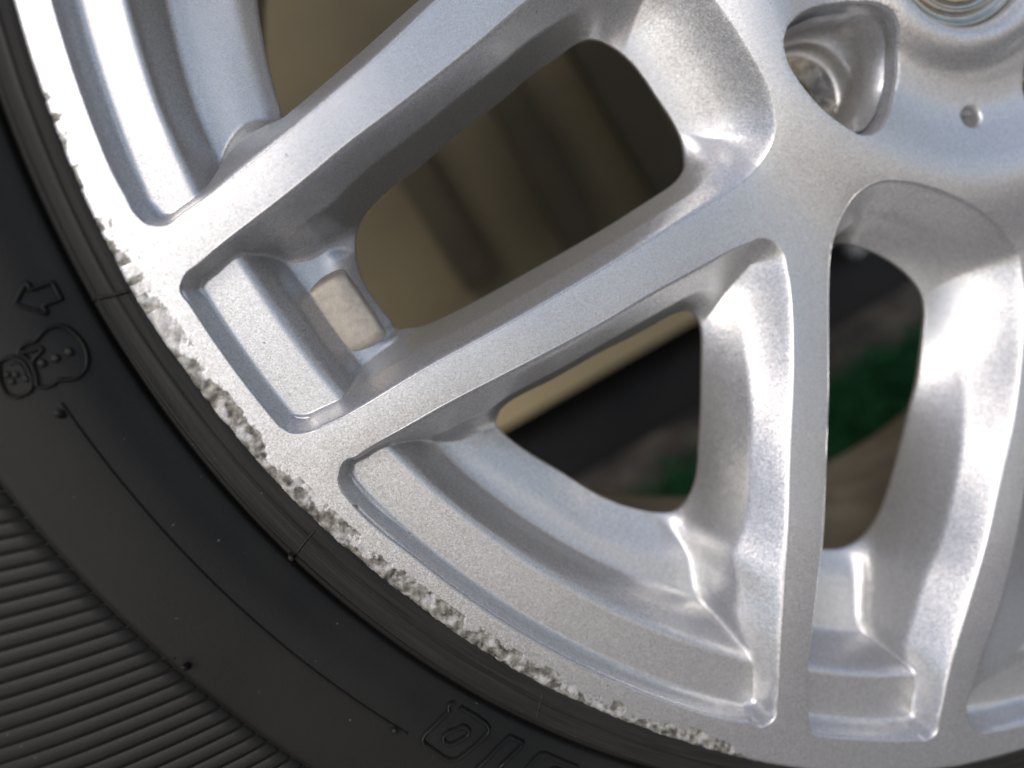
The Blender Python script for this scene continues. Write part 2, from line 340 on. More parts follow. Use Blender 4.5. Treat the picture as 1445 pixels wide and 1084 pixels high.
def build_opening(L0, H0, rim_side_mask, sides, N_, K_, zback=-28.0, wcap=1.0):
    """L0, H0: N x 2 loops (mm). returns verts (K*N x 3) ring by ring, barrel mask"""
    t = np.linspace(0, 1, K_) ** 1.35
    P = L0[None] * (1 - t[:, None, None]) + H0[None] * t[:, None, None]
    flat = P.reshape(-1, 2)
    # the straight run along the rim; its rounded ends belong to the spokes
    Rm = L0[rim_side_mask]; rt = np.unwrap(np.arctan2(Rm[:, 1], Rm[:, 0])); rr_ = np.hypot(*Rm.T); m_ = len(rr_); cut = max(2, int(m_ * .15)); tm = rt.mean()
    pf = np.polyfit(rt[cut:-cut] - tm, rr_[cut:-cut], 2 if m_ > 150 else 1)
    okm = np.abs(rr_ - np.polyval(pf, rt - tm)) < .9
    c0 = m_ // 2; i0 = c0
    while i0 > 0 and okm[i0 - 1]: i0 -= 1
    i1 = c0
    while i1 < m_ - 1 and okm[i1 + 1]: i1 += 1
    rim_side_mask = rim_side_mask.copy(); w0 = np.where(rim_side_mask)[0]; rim_side_mask[w0[:i0]] = False; rim_side_mask[w0[i1 + 1:]] = False
    spk = np.where(~rim_side_mask)[0]
    # order the spoke part as an open polyline
    gap = np.where(np.diff(spk) > 1)[0]
    if len(gap): spk = np.r_[spk[gap[0] + 1:], spk[:gap[0] + 1]]
    Q = L0[spk]
    wq, _ = seg_dist(Q, H0); n = len(Q); sp = sides[spk]; lim = np.full(n, 99.0)
    rimi = np.unique(sides[w0])[0] if len(w0) else 0; hub_i = (rimi + 2) % 4
    for sd in ((rimi + 1) % 4, (rimi + 3) % 4):
        ii = np.where(sp == sd)[0]; hh = ii[len(ii) // 3:] if sd == (rimi + 1) % 4 else ii[:-len(ii) // 3]
        core = hh[len(hh) // 5: -len(hh) // 5] if len(hh) > 10 else hh
        md = np.median(wq[core]); run = ii if sd == (rimi + 1) % 4 else ii[::-1]; okk = np.where(wq[run] <= md * 1.12)[0]
        st_i = okk[0] if len(okk) else 0; lim[ii] = np.median(wq[run[st_i:st_i + max(3, len(run) // 8)]])
    lim = np.minimum(lim, wcap)
    rimpart = sp == rimi; first = lim[~rimpart & (sp == (rimi + 1) % 4)][0]; last = lim[~rimpart & (sp == (rimi + 3) % 4)][0]
    lim[sp == hub_i] = max(first, last)
    lim[rimpart & (np.arange(n) < n // 2)] = first; lim[rimpart & (np.arange(n) >= n // 2)] = last
    wq = np.maximum(np.minimum(wq, lim), 2.2); ker = np.hanning(61); ker /= ker.sum(); wq = np.convolve(np.pad(wq, 30, 'edge'), ker, 'valid')[:n]
    d, ix = seg_dist(flat, Q, closed=False)
    wl = np.interp(ix, np.arange(n), wq)
    fh = face_hs(np.hypot(*Q.T)); fl = np.interp(ix, np.arange(n), fh)
    de = np.sqrt(d * d + 1.0) - 1.0
    u = de / np.maximum(wl - .8, 1)
    r = np.hypot(*flat.T); th = np.degrees(np.arctan2(flat[:, 1], flat[:, 0]))
    th = np.where(th > 60, th - 360, th)
    thu = np.radians(th); thu = tm + (thu - tm + np.pi) % (2 * np.pi) - np.pi
    r0 = np.polyval(pf, np.clip(thu - tm, rt.min() - tm, rt.max() - tm))
    d1, _ = seg_dist(flat, H0)
    uh = de / (de + d1 + 1e-6); Hr = np.hypot(*H0.T); rh = np.percentile(Hr, 97) 
    g_ = sstep((r - (rh - 8)) / 11)
    g2 = sstep((r - (r0 - 24)) / 15); wl = wl * (1 - g2) + np.minimum(wl, 5.0) * g2
    u = uh * (1 - g_) + g_ * np.maximum(uh, de / np.maximum(wl - .8, 1))
    def prof(u): return np.interp(u, [0, .52, 1.0, 3.0], [0, .33, 1.0, 3.6])
    pr = sum(prof(np.maximum(u + o, 0)) * w_ for o, w_ in ((-.035, .25), (0, .5), (.035, .25))) - prof(np.array([0, .035])).dot([0, .25])
    fl = face_hs(np.hypot(*flat.T))
    wide = sstep((de + d1 - 9) / 12) * sstep((135 - r) / 30); pc = 1 - np.clip(1 - u, 0, 1) ** 2.6; pr = pr * (1 - wide) + np.maximum(pc, 0) * wide
    zs = fl + (zback - fl) * np.maximum(pr, 0)
    zb = rim_profile(r0 - r, th)
    z = smax(zs, zb, 2.6 + np.clip(-np.maximum(zs, zb) - 8, 0, 20) * .5)
    dr, ir = seg_dist(flat, L0)
    fe = face_hs(np.hypot(*L0.T)); f0 = np.interp(ir, np.arange(len(L0)), fe)
    K1_ = np.maximum(np.interp(th, sec_t, sec_r[:, 1]), 1.5)
    z = np.minimum(z, f0 - 5.9 * np.minimum((np.sqrt(dr * dr + .36) - .6) / K1_, 1) * sstep((r - (r0 - 10)) / 6))
    z = z.reshape(K_, N_)
    b = sstep((t - .72) / .28)[:, None]
    z = z + (zback - z[-1:]) * b
    z[0] = fe
    bar = (zb > zs).reshape(K_, N_)
    P3 = np.concatenate([P, z[..., None]], 2)
    # rear lip rolled back behind the hole
    H = P3[-1]; nrm = np.roll(H[:, :2], -1, 0) - np.roll(H[:, :2], 1, 0); nrm = np.stack([nrm[:, 1], -nrm[:, 0]], 1); nrm /= np.linalg.norm(nrm, axis=1)[:, None] + 1e-9
    c = H[:, :2].mean(0)
    if ((nrm * (H[:, :2] - c)).sum(1)).mean() < 0: nrm = -nrm
    extra = [np.c_[H[:, :2] + nrm * a, H[:, 2] + dz] for a, dz in ((-.12, -.5), (0.05, -1.2), (.8, -2.2), (2.0, -2.8), (3.5, -3.0))]
    P3 = np.concatenate([P3, np.array(extra)]); bar = np.concatenate([bar, np.repeat(bar[-1:], 5, 0)])
    return P3, bar

def soften(Lp, step, sig):
    """straighten tracing wobble, keep the corners"""
    k_ = int(sig * 3 / step); x = np.arange(-k_, k_ + 1) * step; g_ = np.exp(-x * x / 2 / sig / sig); g_ /= g_.sum()
    pad_ = np.r_[Lp[-k_:], Lp, Lp[:k_]]
    Sm = np.stack([np.convolve(pad_[:, c], g_, 'valid') for c in (0, 1)], 1)
    d = np.linalg.norm(Sm - Lp, axis=1); w_ = sstep((.75 - d) / .45)
    g2 = np.hanning(int(4 / step) | 1); g2 /= g2.sum(); h_ = len(g2) // 2; w_ = np.convolve(np.r_[w_[-h_:], w_, w_[:h_]], g2, 'valid')[:, None]
    return Lp * (1 - w_) + Sm * w_
def rot2(p, a):
    c, s = math.cos(a), math.sin(a); return p @ np.array([[c, s], [-s, c]])
OPENINGS = []           # (key, P3, bar)
base_loops = {}
for k, (l0, h0, c0, ch, rs) in OPEN.items():
    fine = k in 'ABC'
    P0 = bp_face(l0)
    hx, hy = bp(np.array(h0)[:, 0], np.array(h0)[:, 1], 28.0); Hh = np.c_[hx, hy]
    cc, mk = catmull(P0); st = [mk[i] for i in c0]; ln = []
    for i in range(4):
        a, b = st[i], st[(i + 1) % 4]; seg = cc[a:b + 1] if b > a else np.r_[cc[a:], cc[:b + 1]]
        ln.append(np.linalg.norm(np.diff(seg, axis=0), axis=1).sum())
    step = .30 if fine else .45
    cnt = [max(20, int(l / step)) for l in ln]
    A0 = soften(loop_sides(P0, cnt, c0), step, 4.0); A1 = soften(loop_sides(Hh, cnt, ch), step, 4.0)
    mask = np.zeros(len(A0), bool); s0 = sum(cnt[:rs]); mask[s0:s0 + cnt[rs]] = True
    rr0 = np.hypot(*A0[mask].T); tt0 = np.unwrap(np.arctan2(A0[mask][:, 1], A0[mask][:, 0])); m_ = len(rr0)
    cut = int(m_ * .14); pf = np.polyfit(tt0[cut:-cut], rr0[cut:-cut], 2 if m_ > 150 else 1); fit = np.polyval(pf, tt0)
    fr_ = np.arange(m_) / m_; wf = sstep((fr_ - .04) / .14) * sstep((.96 - fr_) / .14); new = rr0 * (1 - wf) + fit * wf
    A0[mask] = np.c_[new * np.cos(tt0), new * np.sin(tt0)]
    sid_ = np.repeat(np.arange(4), cnt); base_loops[k] = (A0, A1, mask, sid_)
    OPENINGS.append((k, *build_opening(A0, A1, mask, sid_, len(A0), 84 if fine else 60, wcap=3.5 if k == 'D' else 13.0)))
# the rest of the wheel, turned copies of the two kinds of opening (outside the photo)
for j in range(5):
    for src, off in (('C', 97.5), ('B', 121.0)):
        ang = -68 + 50 * (j + (.5 if src == 'C' else 1.0))
        if src == 'B' and j == 4: continue
        A0, A1, mask, sid_ = base_loops[src]; q = slice(None, None, 4)
        a0, a1 = A0[q], A1[q]; r_ = math.radians(ang + off)
        if src == 'B':   # mirrored like the opening beyond the frame
            pass
        P3, bar = build_opening(a0, a1, mask[q], sid_[q], len(a0), 22, wcap=13.0)
        P3 = P3.copy(); P3[..., :2] = rot2(P3[..., :2].reshape(-1, 2), r_).reshape(P3[..., :2].shape)
        OPENINGS.append((src + str(j), P3, bar))

# flange strip: traced outer edge, gently out of round, with the kerb scuffs
RT = np.array([[-172,208.5],[-163,208.8],[-155,208.9],[-151,208.4],[-147,207.9],[-142,207.5],[-138,206.9],[-133,206.4],[-125,206.7],[-118,206.7],[-112,207.4],[-107,208.3],[-98,209.6],[-90,209.6],[-84,208.2],[-70,207.8]])
def r_out(deg):
    deg = np.where(deg > 20, deg - 360, deg); return np.interp(deg, RT[:, 0], RT[:, 1], left=208, right=208)
th = np.r_[np.arange(-172, -70, .045), np.arange(-70, 188, .6)]
NT = len(th); thr = np.radians(th)
rc = np.array([4.9, 4.75, 4.6, 4.45, 4.3, 4.1, 3.9, 3.7, 3.45, 3.2, 2.9, 2.6, 2.3, 2.05, 1.8, 1.6, 1.4, 1.2, 1.0, .8, .6, .42, .26, .14, .05, 0, .05, .3, 1.0, 2.2])
dz = np.array([0.] * 16 + [0, -.02, -.06, -.13, -.24, -.40, -.60, -.85, -1.15, -1.6, -2.6, -5, -8, -10])
def vnoise(x, y, seed=0):
    """smooth value noise on a lattice"""
    xi = np.floor(x).astype(int); yi = np.floor(y).astype(int); fx = sstep(x - xi); fy = sstep(y - yi)
    def h(a, b):
        v = (a * 374761393 + b * 668265263 + seed * 974634777) & 0x7fffffff
        v = ((v ^ (v >> 13)) * 1274126177) & 0x7fffffff; return ((v ^ (v >> 16)) & 0xffff) / 65535.0
    return (h(xi, yi) * (1 - fx) + h(xi + 1, yi) * fx) * (1 - fy) + (h(xi, yi + 1) * (1 - fx) + h(xi + 1, yi + 1) * fx) * fy
def fbm(x, y, seed=0, o=4): return sum(vnoise(x * 2 ** i, y * 2 ** i, seed + i) / 2 ** i for i in range(o)) / sum(1 / 2 ** i for i in range(o))
TH, RCg = np.meshgrid(th, rc, indexing='ij'); s_mm = np.radians(TH) * 208
R_ = r_out(TH) - RCg
Zs = np.broadcast_to(dz, TH.shape).copy()
# reach of the scuffs inwards (mm) by angle, as the photo shows them
SC = np.array([[-172,0],[-167,.2],[-165,1.2],[-163,1.4],[-161,1.4],[-159.5,1.8],[-157,3.0],[-154.5,3.0],[-153,4.0],[-151,3.6],[-148,3.6],[-145,3.8],[-142,4.0],[-139,4.2],[-136.5,5.2],[-133,3.8],[-130,3.2],[-127,3.4],[-124,3.6],[-120,3.2],[-116,3.3],[-112,3.8],[-109,3.6],[-107,2.0],[-105.5,.6],[-104.5,0],[188,0]])
reach = np.minimum(np.interp(TH, SC[:, 0], SC[:, 1]) * (.45 + 1.5 * vnoise(s_mm / 13, RCg * 0, 401)) * 1.15, 4.5)
sl_ = s_mm + RCg * .8        # gouges lean
sk_ = RCg - s_mm * .35
lobes = fbm(sl_ / 4.5, sk_ / 3.0, 11, 5)
fine_n = fbm(sl_ / .9, sk_ / 1.9, 31, 5)
edge_n = fbm(s_mm / 1.3, RCg / 1.2, 51, 4)
sc_mask = np.clip((reach * (.1 + 1.7 * lobes) - RCg) / .35 + (edge_n - .5) * 5, 0, 1) * (reach > .05) * (RCg < 4.65)
sc_mask = np.maximum(sc_mask, ((reach > .5) & (vnoise(sl_ / .9, RCg / .9, 77) > .86) & (RCg < reach + .9) & (RCg < 4.65)) * .8)
sparse = np.clip((TH + 158) / 8, 0, 1)                 # separate nicks towards the top
nick = (vnoise(s_mm / 1.9, RCg * 0 + 3, 91) > .52)
sc_mask = sc_mask * np.maximum(sparse, nick * 1.0)
gouge = (fine_n - .35) * 1.5
Zs -= sc_mask * np.clip(.035 + gouge * .14 + (lobes - .5) * .2, -.03, .25) * np.clip((4.85 - RCg) / .3, 0, 1)
R_ += sc_mask * (RCg < 1.1) * (fbm(s_mm / 1.5, RCg / 2, 5, 5) - .6) * .8
strip = np.stack([R_ * np.cos(thr)[:, None], R_ * np.sin(thr)[:, None], Zs], -1)
NR = len(rc)

# flat face between the openings, the hub and its recesses
LUGC = np.array(bp(1122, 148, 38.0)); LUGR = float(np.hypot(*LUGC)); lug_a = math.atan2(LUGC[1], LUGC[0])
LUG = [(1106,57.6),(1112,36),(1129,19),(1155,8),(1184,3),(1208,1),(1234,6),(1254,21),(1265,48),(1268,84),(1265.5,120),(1258,156),(1249,176),(1237,189),(1215,191),(1191,178),(1160,154),(1131,120),(1112,89)]
lug_px = bp_face(LUG); lug_loop = resample(np.r_[catmull(lug_px)[0], lug_px[:1]], 260)
F_C = bp_face([(1371, 166)])[0]
BORE_C = np.array(bp(1351, -79, 17.5)) * .6
bore_r = 20.6
holes = []
HUBPARTS = []
def ring_loop(c, r, n, z=None):
    a = np.linspace(0, 2 * np.pi, n, endpoint=False); return np.c_[c[0] + r * np.cos(a), c[1] + r * np.sin(a)]
def face_z(P):
    r = np.hypot(*P.T); z = face_hs(r)
    db = np.hypot(P[:, 0] - BORE_C[0], P[:, 1] - BORE_C[1])
    z = z + np.interp(db, [0, 21, 23, 25, 27.2, 30], [1.6, 1.6, 2.3, 2.4, 1.6, 0]) * 1.0
    # rounded edges of the bore, lug pocket, small hole
    q = np.clip(1 - (db - bore_r) / 1.6, 0, 1); z = z - q * q * 1.4
    return z
for k in range(4):
    a = lug_a + k * math.pi / 2
    holes.append(('lug', rot2(lug_loop, k * math.pi / 2)))
    fc = rot2(F_C[None], k * math.pi / 2)[0]; holes.append(('pin', ring_loop(fc, 3.35, 64)))
holes.append(('bore', ring_loop(BORE_C, bore_r, 200)))

pts = []; edges = []; tags = []
def add_loop(P):
    s = len(pts); n = len(P); pts.extend(P.tolist()); edges.extend([(s + i, s + (i + 1) % n) for i in range(n)]); return s
outer = strip[:, 0, :2]; s_out = add_loop(outer)
loops_op = []
for k, P3, bar in OPENINGS: loops_op.append(add_loop(P3[0, :, :2]))
loops_h = [add_loop(h) for _, h in holes]
nb = len(pts)
# interior points
allb = np.array(pts)
g = []
st_ = 1.5
for j in range(int(420 / (st_ * .866))):
    y = -210 + j * st_ * .866; x = np.arange(-210, 210, st_) + (st_ / 2 if j % 2 else 0); g.append(np.c_[x, np.full(len(x), y)])
g = np.concatenate(g); r = np.hypot(*g.T); ri = r_out(np.degrees(np.arctan2(g[:, 1], g[:, 0]))) - 4.9
g = g[(r < ri - .6)]
vis = (g[:, 1] < 30) & (g[:, 0] < 70)
gi = np.zeros(len(g), bool)
for k, P3, bar in OPENINGS: gi |= inside(g, P3[0, ::2, :2])
for _, h in holes: gi |= inside(g, h)
g = g[~gi]; vis = vis[~gi]
# coarser far from the photographed part
keep = vis | (rng.random(len(g)) < .25); g = g[keep]
gd, _ = seg_dist(g, allb[:1], closed=False)
cell = {}
for p in allb: cell.setdefault((int(p[0] // 1), int(p[1] // 1)), []).append(p)
def far(p, lim=.55):
    cx_, cy_ = int(p[0] // 1), int(p[1] // 1)
    for a in (-1, 0, 1):
        for b in (-1, 0, 1):
            for q in cell.get((cx_ + a, cy_ + b), ()):
                if (q[0] - p[0]) ** 2 + (q[1] - p[1]) ** 2 < lim * lim: return False
    return True
g = np.array([p for p in g if far(p)])
pts.extend(g.tolist())
vo_, eo_, fo_, ovo, _, _ = delaunay_2d_cdt([Vector(p) for p in pts], edges, [], 0, 1e-5)
vo_ = np.array([tuple(v) for v in vo_])
omap = {}
for i, src in enumerate(ovo):
    for s in src: omap[s] = i
tri = np.array([f for f in fo_ if len(f) == 3]); cen = vo_[tri].mean(1)
ok = np.ones(len(tri), bool)
rr = np.hypot(*cen.T); ok &= inside(cen, outer)
for k, P3, bar in OPENINGS: ok &= ~inside(cen, P3[0, :, :2])
for _, h in holes: ok &= ~inside(cen, h)
tri = tri[ok]
a, b, c = vo_[tri[:, 0]], vo_[tri[:, 1]], vo_[tri[:, 2]]
cr = (b[:, 0] - a[:, 0]) * (c[:, 1] - a[:, 1]) - (b[:, 1] - a[:, 1]) * (c[:, 0] - a[:, 0])
tri[cr < 0] = tri[cr < 0][:, ::-1]

# ---- one common vertex list, then split into parts that keep the common normals
CROWN = .08
crown_d = np.full(len(vo_), 99.0)
for k, P3, bar in OPENINGS:
    lo, hi = P3[0, :, :2].min(0) - 7, P3[0, :, :2].max(0) + 7
    near = ((vo_ > lo) & (vo_ < hi)).all(1)
    dd_, _ = seg_dist(vo_[near], P3[0, ::2, :2]); crown_d[near] = np.minimum(crown_d[near], dd_)
q_ = np.clip(1 - crown_d / 3.2, 0, 1); fz = face_z(vo_) - CROWN * q_ * q_ * np.clip((201 - np.hypot(*vo_.T)) / 4, 0, 1)
VV = [np.c_[vo_, fz]]; off = len(vo_)
QF, QP = [], []          # quads, and their part key
def orient(F_, Vx):
    n = np.cross(Vx[F_[:, 1]] - Vx[F_[:, 0]], Vx[F_[:, 3]] - Vx[F_[:, 0]]); return F_
open_boundary = {}
op_center = {}
for (k, P3, bar), s0 in zip(OPENINGS, loops_op):
    K_, N_ = P3.shape[:2]
    idx = np.empty((K_, N_), int); idx[0] = [omap[s0 + i] for i in range(N_)]
    P3[1:4, :, 2] -= CROWN * np.array([1, 1, .8])[:, None] * .9
    VV.append(P3[1:].reshape(-1, 3)); idx[1:] = off + np.arange((K_ - 1) * N_).reshape(K_ - 1, N_); off += (K_ - 1) * N_
    i2 = np.roll(idx, -1, 1)
    F_ = np.stack([idx[:-1], i2[:-1], i2[1:], idx[1:]], -1).reshape(-1, 4)
    area = (P3[0, :, 0] * np.roll(P3[0, :, 1], -1) - np.roll(P3[0, :, 0], -1) * P3[0, :, 1]).sum()
    if area < 0: F_ = F_[:, ::-1]
    QF.append(F_); QP.append((k, (bar[:-1] & bar[1:]).reshape(-1)))
idx = np.empty((NT, NR), int); idx[:, 0] = [omap[s_out + i] for i in range(NT)]
VV.append(strip[:, 1:].reshape(-1, 3)); idx[:, 1:] = off + np.arange(NT * (NR - 1)).reshape(NT, NR - 1); strip_off = off; off += NT * (NR - 1)
i2 = np.roll(idx, -1, 0); SF = np.stack([idx[:, :-1], idx[:, 1:], i2[:, 1:], i2[:, :-1]], -1).reshape(-1, 4)
# hub recesses
HF = []
def recess(loop_start, n, rings):
    global off
    ids = [np.array([omap[loop_start + i] for i in range(n)])]
    for P in rings:
        VV.append(P); ids.append(off + np.arange(n)); off += n
    for a_, b_ in zip(ids[:-1], ids[1:]):
        HF.append(np.stack([a_, np.roll(a_, -1), np.roll(b_, -1), b_], 1)[:, ::1])
    return ids[-1]
li = 0
for (kind, h), s0 in zip(holes, loops_h):
    n = len(h); z0 = face_z(h)
    if (h[:, 0] * np.roll(h[:, 1], -1) - np.roll(h[:, 0], -1) * h[:, 1]).sum() < 0: h = h; flip = True
    else: flip = False
    start = len(HF)
    if kind == 'lug':
        c = rot2(LUGC[None], li * math.pi / 2)[0]; li += 1
        d = h - c; rr_ = np.linalg.norm(d, axis=1)[:, None]; dirn = d / rr_
        rings = []
        for tt, zz, ro in ((.0, -.25, .0), (.0, -.6, .25), (0, -1.2, .5), (0, -4, .9), (0, -9, 1.4), (0, -13, 1.8), (0, -15.5, 2.6)):
            rings.append(np.c_[h - dirn * ro, z0 + zz if zz > -13 else np.maximum(-38 + 6, z0 + zz) * 0 + (z0 * (1 - (-zz - 12) / 4) + (-31.5) * ((-zz - 12) / 4)) ])
        for ra, zz in ((15.2, -33.0), (14.6, -33.3), (14.2, -34.0), (13.8, -36), (13.3, -37.4), (12.4, -37.8)):
            rings.append(np.c_[c + dirn * np.minimum(ra, rr_ - 3.0), np.full(n, zz)])
        last = recess(s0, n, rings)
    elif kind == 'pin':
        c = h.mean(0); d = (h - c) / 3.35
        recess(s0, n, [np.c_[c + d * ra, z0 + zz] for ra, zz in ((3.1, -.1), (2.85, -.3), (2.6, -.7), (2.45, -1.5), (2.3, -5), (2.1, -6.0), (.02, -6.6))])
    else:
        d = (h - BORE_C) / bore_r
        recess(s0, n, [np.c_[BORE_C + d * ra, z0 + zz] for ra, zz in ((20.3, -.5), (20.1, -1.4), (20.0, -4), (20.0, -12), (20.0, -30))])
    if flip:
        for i in range(start, len(HF)): HF[i] = HF[i][:, ::-1]
HF = np.concatenate(HF)
VV = np.concatenate(VV)
def hole_orient(F_):
    return F_
allq = np.concatenate(QF + [SF, HF])
nor = vnormals(VV, allq) + vnormals(VV, tri)
nor = unit(nor)
face_n = vnormals(VV, tri); l0ids = np.array([omap[s0 + i] for (k, P3, bar), s0 in zip(OPENINGS, loops_op) for i in range(P3.shape[1])])
nor[l0ids] = unit(face_n[l0ids])
if nor[omap[nb]][2] < 0: pass
# scuff attribute
scuff = np.zeros(len(VV)); scuff[strip_off:strip_off + NT * (NR - 1)] = sc_mask[:, 1:].ravel()

# which part: hub / rim / one spoke per neighbouring pair of openings
okeys = [k for k, _, _ in OPENINGS]
sub = [P3[0, ::6, :2] if len(P3[0]) > 300 else P3[0, ::2, :2] for _, P3, _ in OPENINGS]
def nearest_two(C):
    D = np.stack([np.sqrt(((C[:, None].astype(np.float32) - s_[None].astype(np.float32)) ** 2).sum(-1)).min(1) for s_ in sub], 1)
    return np.argsort(D, axis=1)[:, :2]
oc = np.array([P3[0, :, :2].mean(0) for _, P3, _ in OPENINGS]); oang = np.degrees(np.arctan2(oc[:, 1], oc[:, 0])) % 360; order = np.argsort(oang); rank = {int(o): i for i, o in enumerate(order)}
def spoke_id(a_, b_):
    ra, rb = rank[int(a_)], rank[int(b_)]; n = len(order)
    if (ra + 1) % n == rb: return ra
    if (rb + 1) % n == ra: return rb
    return -1
def parts_of(C, Z, bar=None, own=None):
    r = np.hypot(*C.T); out = np.zeros(len(C), int)
    th_ = np.degrees(np.arctan2(C[:, 1], C[:, 0]))
    two = nearest_two(C) if own is None else None
    if own is not None:
        ang = th_ % 360; me = own; ra = rank[me]; n = len(order)
        D = np.stack([np.sqrt(((C[:, None].astype(np.float32) - sub[order[(ra + s) % n]][None].astype(np.float32)) ** 2).sum(-1)).min(1) for s in (-1, 1)], 1)
        sid = np.where(D[:, 0] < D[:, 1], (ra - 1) % n, ra)
    else:
        sid = np.array([spoke_id(a_, b_) for a_, b_ in two])
    out = sid.copy()
    out[(r < 74) | (sid < 0)] = -1           # hub
    rim_r = 200.0 if own is None else 1e9
    out[(r > rim_r)] = -2
    if bar is not None: out[bar & (r > 150)] = -2
    return out
tri_part = parts_of(VV[tri].mean(1)[:, :2], None)
q_part = []
for (k, b_), F_ in zip(QP, QF):
    q_part.append(parts_of(VV[F_].mean(1)[:, :2], None, b_, okeys.index(k)))
strip_part = np.full(len(SF), -2); hub_part = np.full(len(HF), -1)
allp = np.concatenate(q_part + [strip_part, hub_part])

alloy = bpy.data.objects.new('alloy_rim', None); scene.collection.objects.link(alloy); alloy.parent = wheel; alloy.empty_display_size = .05
def emit(name, pid, label=None):
    q = allq[allp == pid]; t_ = tri[tri_part == pid]
    if len(q) + len(t_) < 20: return None
    used = np.unique(np.r_[q.ravel(), t_.ravel()]); inv = np.full(len(VV), -1); inv[used] = np.arange(len(used))
    q = inv[q]; t_ = inv[t_]
    me = bpy.data.meshes.new(name); nq, ntr = len(q), len(t_)
    me.vertices.add(len(used)); me.vertices.foreach_set('co', (VV[used] * MM).astype(np.float32).ravel())
    me.loops.add(nq * 4 + ntr * 3); me.loops.foreach_set('vertex_index', np.r_[q.ravel(), t_.ravel()].astype(np.int32))
    me.polygons.add(nq + ntr); me.polygons.foreach_set('loop_start', np.r_[np.arange(nq) * 4, nq * 4 + np.arange(ntr) * 3].astype(np.int32))
    me.update(calc_edges=True)
    me.polygons.foreach_set('use_smooth', np.ones(nq + ntr, bool))
    at = me.attributes.new('scuff', 'FLOAT', 'POINT'); at.data.foreach_set('value', scuff[used].astype(np.float32))
    me.normals_split_custom_set_from_vertices(nor[used].tolist())
    me.materials.append(SILVER); me.update()
    return link(name, me, alloy, label)
emit('hub', -1)
emit('rim_flange', -2, 'outer rim with its flat lip gouged and scuffed by a kerb')
for s in range(len(order)): emit('spoke', s)

def lathe(name, prof, mt, parent, n=360, c=(0, 0), label=None, smooth=True, flip=False):
    prof = np.array(prof, float); a = np.linspace(0, 2 * np.pi, n, endpoint=False)
    V_ = np.stack([c[0] + prof[None, :, 0] * np.cos(a)[:, None], c[1] + prof[None, :, 0] * np.sin(a)[:, None], np.broadcast_to(prof[None, :, 1], (n, len(prof)))], -1).reshape(-1, 3)
    F_ = grid_faces(n, len(prof), closed_u=True)
    if flip: F_ = F_[:, ::-1]
    return link(name, new_mesh(name, V_, F_, mt, smooth), parent, label)
def smooth_prof(p, sub=6): return catmull(p, closed=False, sub=sub)[0]
# inner barrel behind the spokes (back of the rim)
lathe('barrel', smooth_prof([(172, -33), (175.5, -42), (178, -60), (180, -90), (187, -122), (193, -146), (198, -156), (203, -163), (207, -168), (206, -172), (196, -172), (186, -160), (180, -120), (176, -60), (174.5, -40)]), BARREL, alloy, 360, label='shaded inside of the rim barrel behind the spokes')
# centre bore ring and the bright cap in it
capo = lathe('centre_cap', smooth_prof([(20.0, -24), (19.9, -19.6), (19.4, -19.2), (18.9, -19.3), (18.4, -19.9), (17.2, -20.2), (16.6, -19.7), (15.8, -19.5), (15.4, -20.1), (14.6, -20.2), (14.2, -19.6), (12, -19.2), (9, -18.9), (5, -18.7), (.05, -18.6)], 4), CHROME, wheel, 200, BORE_C, 'bright metal disc in the hub bore with turned rings')
# lug seats: turned bare metal in the bolt holes
for k in range(4):
    c = rot2(LUGC[None], k * math.pi / 2)[0]
    pr = [(13.2, -37.7)]; z = -37.9
    for i in range(7): pr += [(12.6 - i * .62, -38.0 - i * .75), (12.35 - i * .62, -38.35 - i * .75)]
    pr += [(8.0, -45), (7.9, -60)]
    lathe('lug_seat', pr, MACHINED, alloy, 96, c, 'turned bare metal seat in a bolt hole' if k == 0 else None)

# flat cast pads on the rim between spokes
def pad(pxs, z, name='cast_pad'):
    P = np.array([bp(x, y, -z) for x, y in pxs]); c = P.mean(0)
    rings = [(1.1, z - 1.2), (1.0, z - .1), (.92, z + .4), (.8, z + .55)]
    L_ = catmull(P, sub=8)[0]
    L_ = resample(np.r_[L_, L_[:1]], 64); 
    def sz(q): return rim_profile(202.1 - np.hypot(*q.T), np.degrees(np.arctan2(q[:, 1], q[:, 0])))
    V_ = [np.c_[c + (L_ - c) * s_, (sz(c + (L_ - c) * s_) - sz(c[None])[0]) * .3 + zz] for s_, zz in rings] + [np.c_[[c], [[z + .6]]]]
    V_ = np.concatenate(V_); F_ = []
    for k in range(3): F_ += [(k * 64 + i, k * 64 + (i + 1) % 64, (k + 1) * 64 + (i + 1) % 64, (k + 1) * 64 + i) for i in range(64)]
    F_ += [(3 * 64 + i, 3 * 64 + (i + 1) % 64, 256) for i in range(64)]
    return link(name, new_mesh(name, V_, F_, CASTING), alloy, 'flat cast pad on the rim between two spokes, tan reflection put into its colour')
pad([(436,414),(443,406),(478,386),(486,386),(492,394),(538,462),(541,470),(534,477),(502,496),(493,497),(486,490),(439,422)], -21.7)

